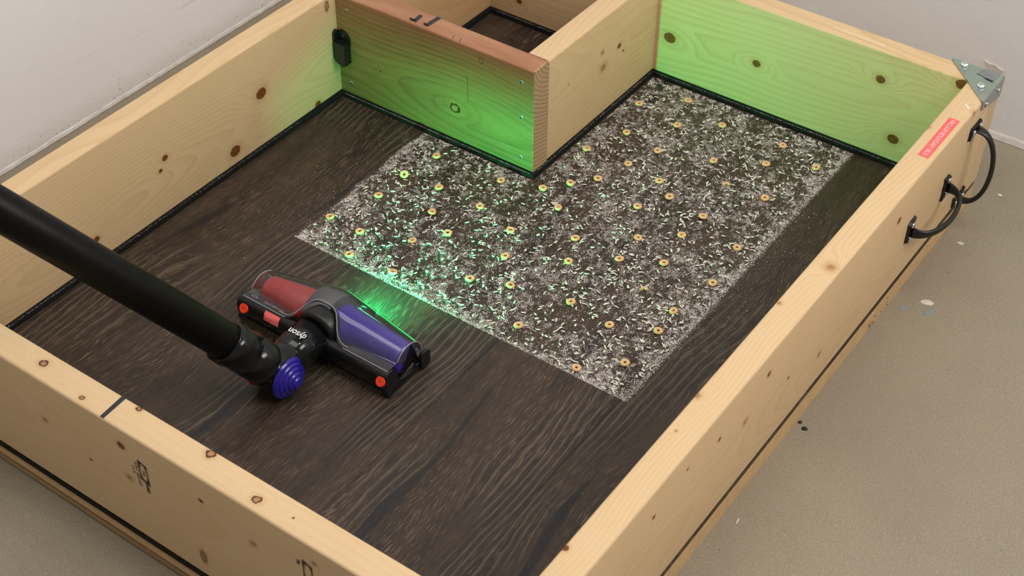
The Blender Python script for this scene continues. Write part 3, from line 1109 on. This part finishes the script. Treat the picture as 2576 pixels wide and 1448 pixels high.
def vnoise(x, y, cell, seed):
    g = np.random.default_rng(seed).random((400, 400))
    u, v = x / cell + 40, y / cell + 40
    i, j = np.floor(u).astype(int), np.floor(v).astype(int)
    fu, fv = u - i, v - j
    fu, fv = fu * fu * (3 - 2 * fu), fv * fv * (3 - 2 * fv)
    i %= 399
    j %= 399
    return (g[i, j] * (1 - fu) * (1 - fv) + g[i + 1, j] * fu * (1 - fv) + g[i, j + 1] * (1 - fu) * fv + g[i + 1, j + 1] * fu * fv)


SX0, SX1, SY0, SY1 = .1805, .7430, .4792, YB - .006


def inside(x, y):
    return ~((x < XP + .0068) & (y > YR - .0068)) & (y < YB - .0068)


def density(x, y):
    dl, dr, df = x - SX0, SX1 - x, y - SY0
    slack = .012 * (y > .60) * vnoise(x, y, .03, 5)
    e = np.exp(-np.maximum(df, 0) / .022) + .8 * np.exp(-np.maximum(dr, 0) / .025) + .5 * np.exp(-np.maximum(dl, 0) / .025)
    e += .55 * np.exp(-np.abs(YR - .005 - y) / .018) * (x < XP) + .5 * np.exp(-(YB - .005 - y) / .02)
    e += .45 * np.exp(-np.abs(x - XP - .005) / .018) * (y > YR)
    n1, n2, n3 = vnoise(x, y, .004, 1), vnoise(x, y, .011, 2), vnoise(x, y, .045, 3)
    clump = np.clip((n1 * .45 + n2 * .35 + n3 * .2 - .40) * 4.2, .05, 1.6)
    rim = np.exp(-np.maximum(df, 0) / .005) + np.exp(-np.maximum(dr, 0) / .006) + .3 * np.exp(-np.maximum(dl, 0) / .006)
    d = (.42 + .75 * np.minimum(e, 1.3)) * clump + .8 * np.minimum(rim, 1.4)
    jit = rs.normal(0, 1, x.shape)
    ok = (dl + slack + jit * .0016 > 0) & (dr + jit * .0022 > 0) & (df + jit * .0006 > 0)
    return d * ok


NC = 1250000
x = rs.uniform(SX0 - .02, SX1 + .006, NC)
y = rs.uniform(SY0 - .002, SY1, NC)
keep = (rs.random(NC) < density(x, y) * .70) & inside(x, y)
x, y = x[keep], y[keep]
# strays on the bare planks
ns = 650
xs_, ys_ = SX1 + np.abs(rs.normal(0, .030, ns)), rs.uniform(.60, .98, ns)
xl_, yl_ = SX0 - np.abs(rs.normal(0, .03, 260)), rs.uniform(.48, .79, 260)
xa, ya = rs.uniform(.01, .88, 160), rs.uniform(.01, .78, 160)
x = np.concatenate([x, xs_, xl_, xa])
y = np.concatenate([y, ys_, yl_, ya])
ok = (x < XW - .007) & (x > .007) & inside(x, y) & ~((x > .225) & (x < .51) & (y > .20) & (y < .40))
x, y = x[ok], y[ok]
r = np.clip(.00033 * np.exp(rs.normal(0, .38, x.size)), .00015, .0010)


def grains(name, x, y, z, r, mat, label, cat=None):
    n = x.size
    base = rs.random(n) * 2 * PI
    vs = np.empty((n, 5, 3), np.float32)
    for k in range(4):
        a = base + k * PI / 2 + rs.uniform(-.35, .35, n)
        q = r * rs.uniform(.75, 1.25, n)
        vs[:, k, 0] = x + np.cos(a) * q
        vs[:, k, 1] = y + np.sin(a) * q
        vs[:, k, 2] = z + .00005 + rs.random(n) * r * .35
    vs[:, 4, 0] = x + rs.uniform(-.3, .3, n) * r
    vs[:, 4, 1] = y + rs.uniform(-.3, .3, n) * r
    vs[:, 4, 2] = z + r * rs.uniform(1.0, 1.6, n)
    o = (np.arange(n) * 5)[:, None, None]
    tri = np.array([[0, 1, 4], [1, 2, 4], [2, 3, 4], [3, 0, 4]])[None]
    f = (tri + o).reshape(-1, 3)
    me = D.meshes.new(name)
    me.vertices.add(n * 5)
    me.vertices.foreach_set('co', vs.reshape(-1))
    me.loops.add(f.size)
    me.loops.foreach_set('vertex_index', f.reshape(-1).astype(np.int32))
    me.polygons.add(f.shape[0])
    me.polygons.foreach_set('loop_start', np.arange(0, f.size, 3, dtype=np.int32))
    me.materials.append(mat)
    me.update()
    me.validate()
    ob = D.objects.new(name, me)
    COL.objects.link(ob)
    tag(ob, label, cat, kind='stuff')
    return ob


grains('sand', x, y, np.zeros_like(x), r, M['sand'], 'fine white sand sprinkled in a rectangle on the dark planks', 'sand')
# dust caught on the ledge of the foam strips
n1 = 900
xd = np.concatenate([rs.uniform(.01, XP - .002, n1), rs.uniform(.0005, .0045, 900), rs.uniform(XP + .01, XW - .01, 700), rs.uniform(XP + .0005, XP + .0045, 500), rs.uniform(.06, .33, 400)])
yd = np.concatenate([YR - .0049 + np.abs(rs.normal(0, .0006, n1)), rs.uniform(.01, .78, 900) ** 1.5, YB - .0049 + np.abs(rs.normal(0, .0008, 700)), rs.uniform(YR + .01, YB - .01, 500), rs.uniform(YB - .0045, YB - .001, 400)])
dust = grains('dust', xd, yd, np.full_like(xd, G), np.clip(rs.normal(.00026, .00008, xd.size), .00012, .0005), M['sand'], None)
dust.parent = box


# rice
def grain_mesh(L, rr, bend, k):
    b = MB()
    pts, ra = [], []
    for i in range(6):
        t = i / 5
        pts.append((L * (t - .5), bend * math.sin(PI * t), 0))
        ra.append(rr * (math.sin(PI * (.13 + .74 * t)) ** .42))
    if k in (3, 4):
        ra[-1] *= 1.3
        ra[0] *= 1.2
    b.tube(pts, ra, [q * .72 for q in ra], 6)
    o = b.build('rice_proto', M['rice'])
    me = o.data
    D.objects.remove(o)
    for p in me.polygons:
        p.use_smooth = False
    return me, rr * .72


protos = [grain_mesh(*a) for a in ((.0070, .00116, .0001, 0), (.0060, .00112, .0005, 1), (.0077, .00106, .0008, 2), (.0045, .00128, .0001, 3), (.0032, .00130, 0, 4), (.0057, .00165, .0001, 5))]
NR = 5600
x = rs.uniform(SX0 + .004, SX1 - .004, NR)
y = rs.uniform(SY0 + .003, SY1 - .004, NR)
e = np.exp(-(y - SY0) / .03) + .7 * np.exp(-(SX1 - x) / .03) + .5 * np.exp(-(x - SX0) / .03) + .5 * np.exp(-np.abs(YR - y) / .03) * (x < XP)
dn_ = (.15 + .55 * np.clip((vnoise(x, y, .012, 8) - .42) * 3, 0, 1) + .22 * e)
keep = (rs.random(NR) < dn_) & inside(x - .004, y + .004)
x, y = x[keep], y[keep]
cp = np.array(CP)
depth = (x - cp[0]) * CF.x + (y - cp[1]) * CF.y - cp[2] * CF.z
order = np.argsort(depth)
x, y = x[order], y[order]
ang = rs.uniform(0, PI, len(x))
SHAPE = ['white', 'bowed white', 'curved white', 'short white', 'stubby white', 'plump white']


def rice_label(k, a, x, y):
    lie = 'lengthwise' if abs(a - PI / 2) < .5 else ('crosswise' if abs(a - PI / 2) > 1.07 else 'askew')
    if x > .68 and y < .56:
        w = 'at the front right corner of the patch'
    elif y < SY0 + .035:
        w = 'on the front edge of the patch'
    elif x > SX1 - .04:
        w = 'on the right edge of the patch'
    elif x > .60:
        w = 'well inside the right part of the patch'
    else:
        w = 'inside the patch behind its front edge'
    return f'{SHAPE[k]} rice grain lying {lie} {w}'


SB = MB()
for i in range(len(x)):
    pk = rs.choice(6, p=[.30, .24, .12, .16, .08, .10])
    me, rz = protos[pk]
    mt = Matrix.Translation((x[i], y[i], rz + .0003 + abs(rs.normal(0, .0003)))) @ Matrix.Rotation(ang[i], 4, 'Z') @ Matrix.Rotation(rs.normal(0, .08), 4, 'Y')
    a = ang[i]
    if i < 300:
        o = D.objects.new('rice_grain', me)
        COL.objects.link(o)
        o.matrix_world = mt
        tag(o, rice_label(pk, a, x[i], y[i]), 'rice', 'rice grains in the front of the patch')
    else:
        SB.add([mt @ v.co for v in me.vertices], [tuple(p.vertices) for p in me.polygons], 0, True)
sb = SB.build('rice', M['rice'], None, recalc=False)
tag(sb, 'loose white rice strewn through the farther part of the sand patch', 'rice', kind='stuff')


# cereal rings
def ring_mesh(k, arc=2 * PI):
    q = random.Random(50 + k)
    b = MB()
    n, m = (22, 10) if arc > 6 else (13, 10)
    ph = [q.uniform(0, 6.28) for _ in range(4)]
    sy = q.uniform(.90, 1.0)
    rg = []
    for i in range(n if arc > 6 else n + 1):
        t = arc * i / n
        Rr = .00430 * (1 + .05 * math.sin(2 * t + ph[0]) + .03 * math.sin(3 * t + ph[1]))
        rr = .00245 * (1 + .07 * math.sin(2 * t + ph[2]) + .05 * math.sin(5 * t + ph[3]))
        rg.append([((Rr + rr * math.cos(a)) * math.cos(t), (Rr + rr * math.cos(a)) * math.sin(t) * sy, rr * .95 * math.sin(a)) for a in [2 * PI * j / m for j in range(m)]])
    if arc > 6:
        rg.append(rg[0])
        b.loft(rg, True, (False, False))
    else:
        b.loft(rg, True, (True, True))
    o = b.build('ring_proto', M['oat'])
    me = o.data
    D.objects.remove(o)
    return me


RM = [ring_mesh(k) for k in range(8)]
HALF = [ring_mesh(20, 3.3), ring_mesh(21, 2.9)]
CH = [(.4064, 1.0538), (.4656, 1.1081), (.4318, .9751), (.4866, 1.0389), (.5442, 1.0809), (.6472, 1.089), (.4049, .9023), (.4964, .9625), (.4775, .9071), (.5795, .9913), (.6487, 1.0317), (.716, 1.067), (.2279, .7507), (.2192, .6822), (.2788, .6905), (.2178, .6223), (.1926, .5412), (.3444, .7586), (.4063, .7808), (.4326, .8155), (.4602, .8489), (.5387, .8987), (.6253, .9496), (.5709, .8742), (.5446, .8269), (.451, .7554), (.3557, .6897), (.3073, .6371), (.6876, .9555), (.6345, .8633), (.4245, .6711), (.3546, .6126), (.2496, .5408), (.3238, .5692), (.5106, .7114), (.5835, .7654), (.6314, .808), (.7102, .8299), (.2703, .4922), (.4521, .6198), (.5312, .6633), (.5868, .71), (.6425, .7398), (.4405, .5512), (.3449, .4985), (.4942, .5735), (.7203, .7426), (.6504, .6735), (.5815, .5941), (.7053, .6609), (.5504, .5133), (.6495, .5862), (.7092, .6149), (.7054, .5368), (.659, .4914)]
BROKEN = {22: (0, .6), 47: (1, .55)}
TILT = {13: 1.05, 11: .35, 44: .25, 27: .2, 46: .15}


def zone(x, y):
    if y > .98:
        return 'near the tall back board'
    if x < .40 and y > .66:
        return 'below the reddish board'
    if x < .40:
        return "in front of the vacuum's green glow"
    if x < .50 and y > .80:
        return 'beside the plain divider board'
    if x > .665:
        return 'along the bare strip beside the right board'
    if y < .60:
        return 'near the front edge of the patch'
    return 'in the middle of the patch'


Z = {}
for i, (x, y) in enumerate(CH):
    Z.setdefault(zone(x, y), []).append(i)
ORD = ['first', 'second', 'third', 'fourth', 'fifth', 'sixth', 'seventh', 'eighth', 'ninth', 'tenth', 'eleventh', 'twelfth', 'thirteenth', 'fourteenth', 'fifteenth', 'sixteenth']


def imgx(i):
    d = Vector((CH[i][0], CH[i][1], 0)) - CP
    return d.dot(CR) / d.dot(CF)


LAB = {}
for zn, ids in Z.items():
    ids = sorted(ids, key=imgx)
    n = len(ids)
    for k, i in enumerate(ids):
        side = f'{ORD[k]} from the left' if n > 1 else 'alone'
        side = 'leftmost' if k == 0 else ('rightmost' if k == n - 1 else side)
        kind = 'broken tan oat ring' if i in BROKEN else 'tan oat ring'
        LAB[i] = f'{kind} {zn}, {side} there'
rr = random.Random(77)
for i, (x, y) in enumerate(CH):
    if i in BROKEN:
        h, a = BROKEN[i]
        me, rz = HALF[h], (0, 0, .6)
    else:
        me, rz = RM[i % 8], (rr.uniform(-.06, .06) + TILT.get(i, 0) * .7, rr.uniform(-.06, .06), rr.uniform(0, 6.28))
    o = D.objects.new('cereal_ring', me)
    COL.objects.link(o)
    o.location = (x, y, .0026 + .0030 * math.sin(TILT.get(i, 0)))
    o.rotation_euler = rz
    tag(o, LAB[i], 'cereal', 'oat cereal rings on the sprinkled patch')


# ------------------------------------------------------------------ bits lying on the concrete
def chip(name, x, y, s, mat, label, cat, flat=.35, z=ZF, elong=1.0, rot=0.0):
    q = random.Random(int(x * 9999) + int(y * 777))
    bm = bmesh.new()
    bmesh.ops.create_icosphere(bm, subdivisions=2, radius=1.0)
    for v in bm.verts:
        k = 1 + q.uniform(-.16, .16)
        v.co = Vector((v.co.x * k * s * elong, v.co.y * k * s, max(v.co.z, -.4) * k * s * flat))
    mz = min(v.co.z for v in bm.verts)
    for v in bm.verts:
        v.co.z -= mz
    me = D.meshes.new(name)
    bm.to_mesh(me)
    bm.free()
    me.materials.append(mat)
    o = D.objects.new(name, me)
    COL.objects.link(o)
    o.location = (x, y, z)
    o.rotation_euler = (0, 0, rot)
    tag(o, label, cat)
    return o


chip('stone_chip', .969, .925, .0055, M['palestone'], 'pale glinting stone chip set in the concrete beside the box', 'stone', .12, elong=1.7, rot=.3)
chip('stone_chip', .978, .907, .0050, M['stone'], 'long dark grey stone chip in the concrete just below the pale one', 'stone', .10, elong=2.2, rot=1.2)
chip('stone_chip', .945, .895, .0048, M['stone'], 'dull grey stone chip in the concrete nearest the panel edge', 'stone', .08, elong=1.6, rot=.9)
chip('crumb', .930, .611, .0026, M['crumb'], 'tiny black crumb on concrete touching the right edge of the panel', 'crumb', .7)
chip('crumb', .940, .604, .0030, M['crumb'], 'tiny black crumb on bare concrete a finger width from the panel edge', 'crumb', .6, elong=1.3, rot=.5)
chip('splinter', .944, .419, .0009, M['rice'], 'thin pale splinter on the concrete low beside the box', 'splinter', 1.0, elong=6.0, rot=1.7)
chip('paper_scrap', .958, 1.221, .0022, M['caulk'], 'small white scrap on the concrete near the far panel corner', 'scrap', .3, elong=1.5)
chip('stone_chip', .955, 1.076, .0036, M['palestone'], 'cream stone chip on concrete below the lower handle', 'stone', .15, elong=1.4, rot=.2)
chip('stone_chip', .972, 1.090, .0022, M['stone'], 'small slate grey fleck right of the cream stone chip', 'stone', .2, elong=1.4, rot=2.0)
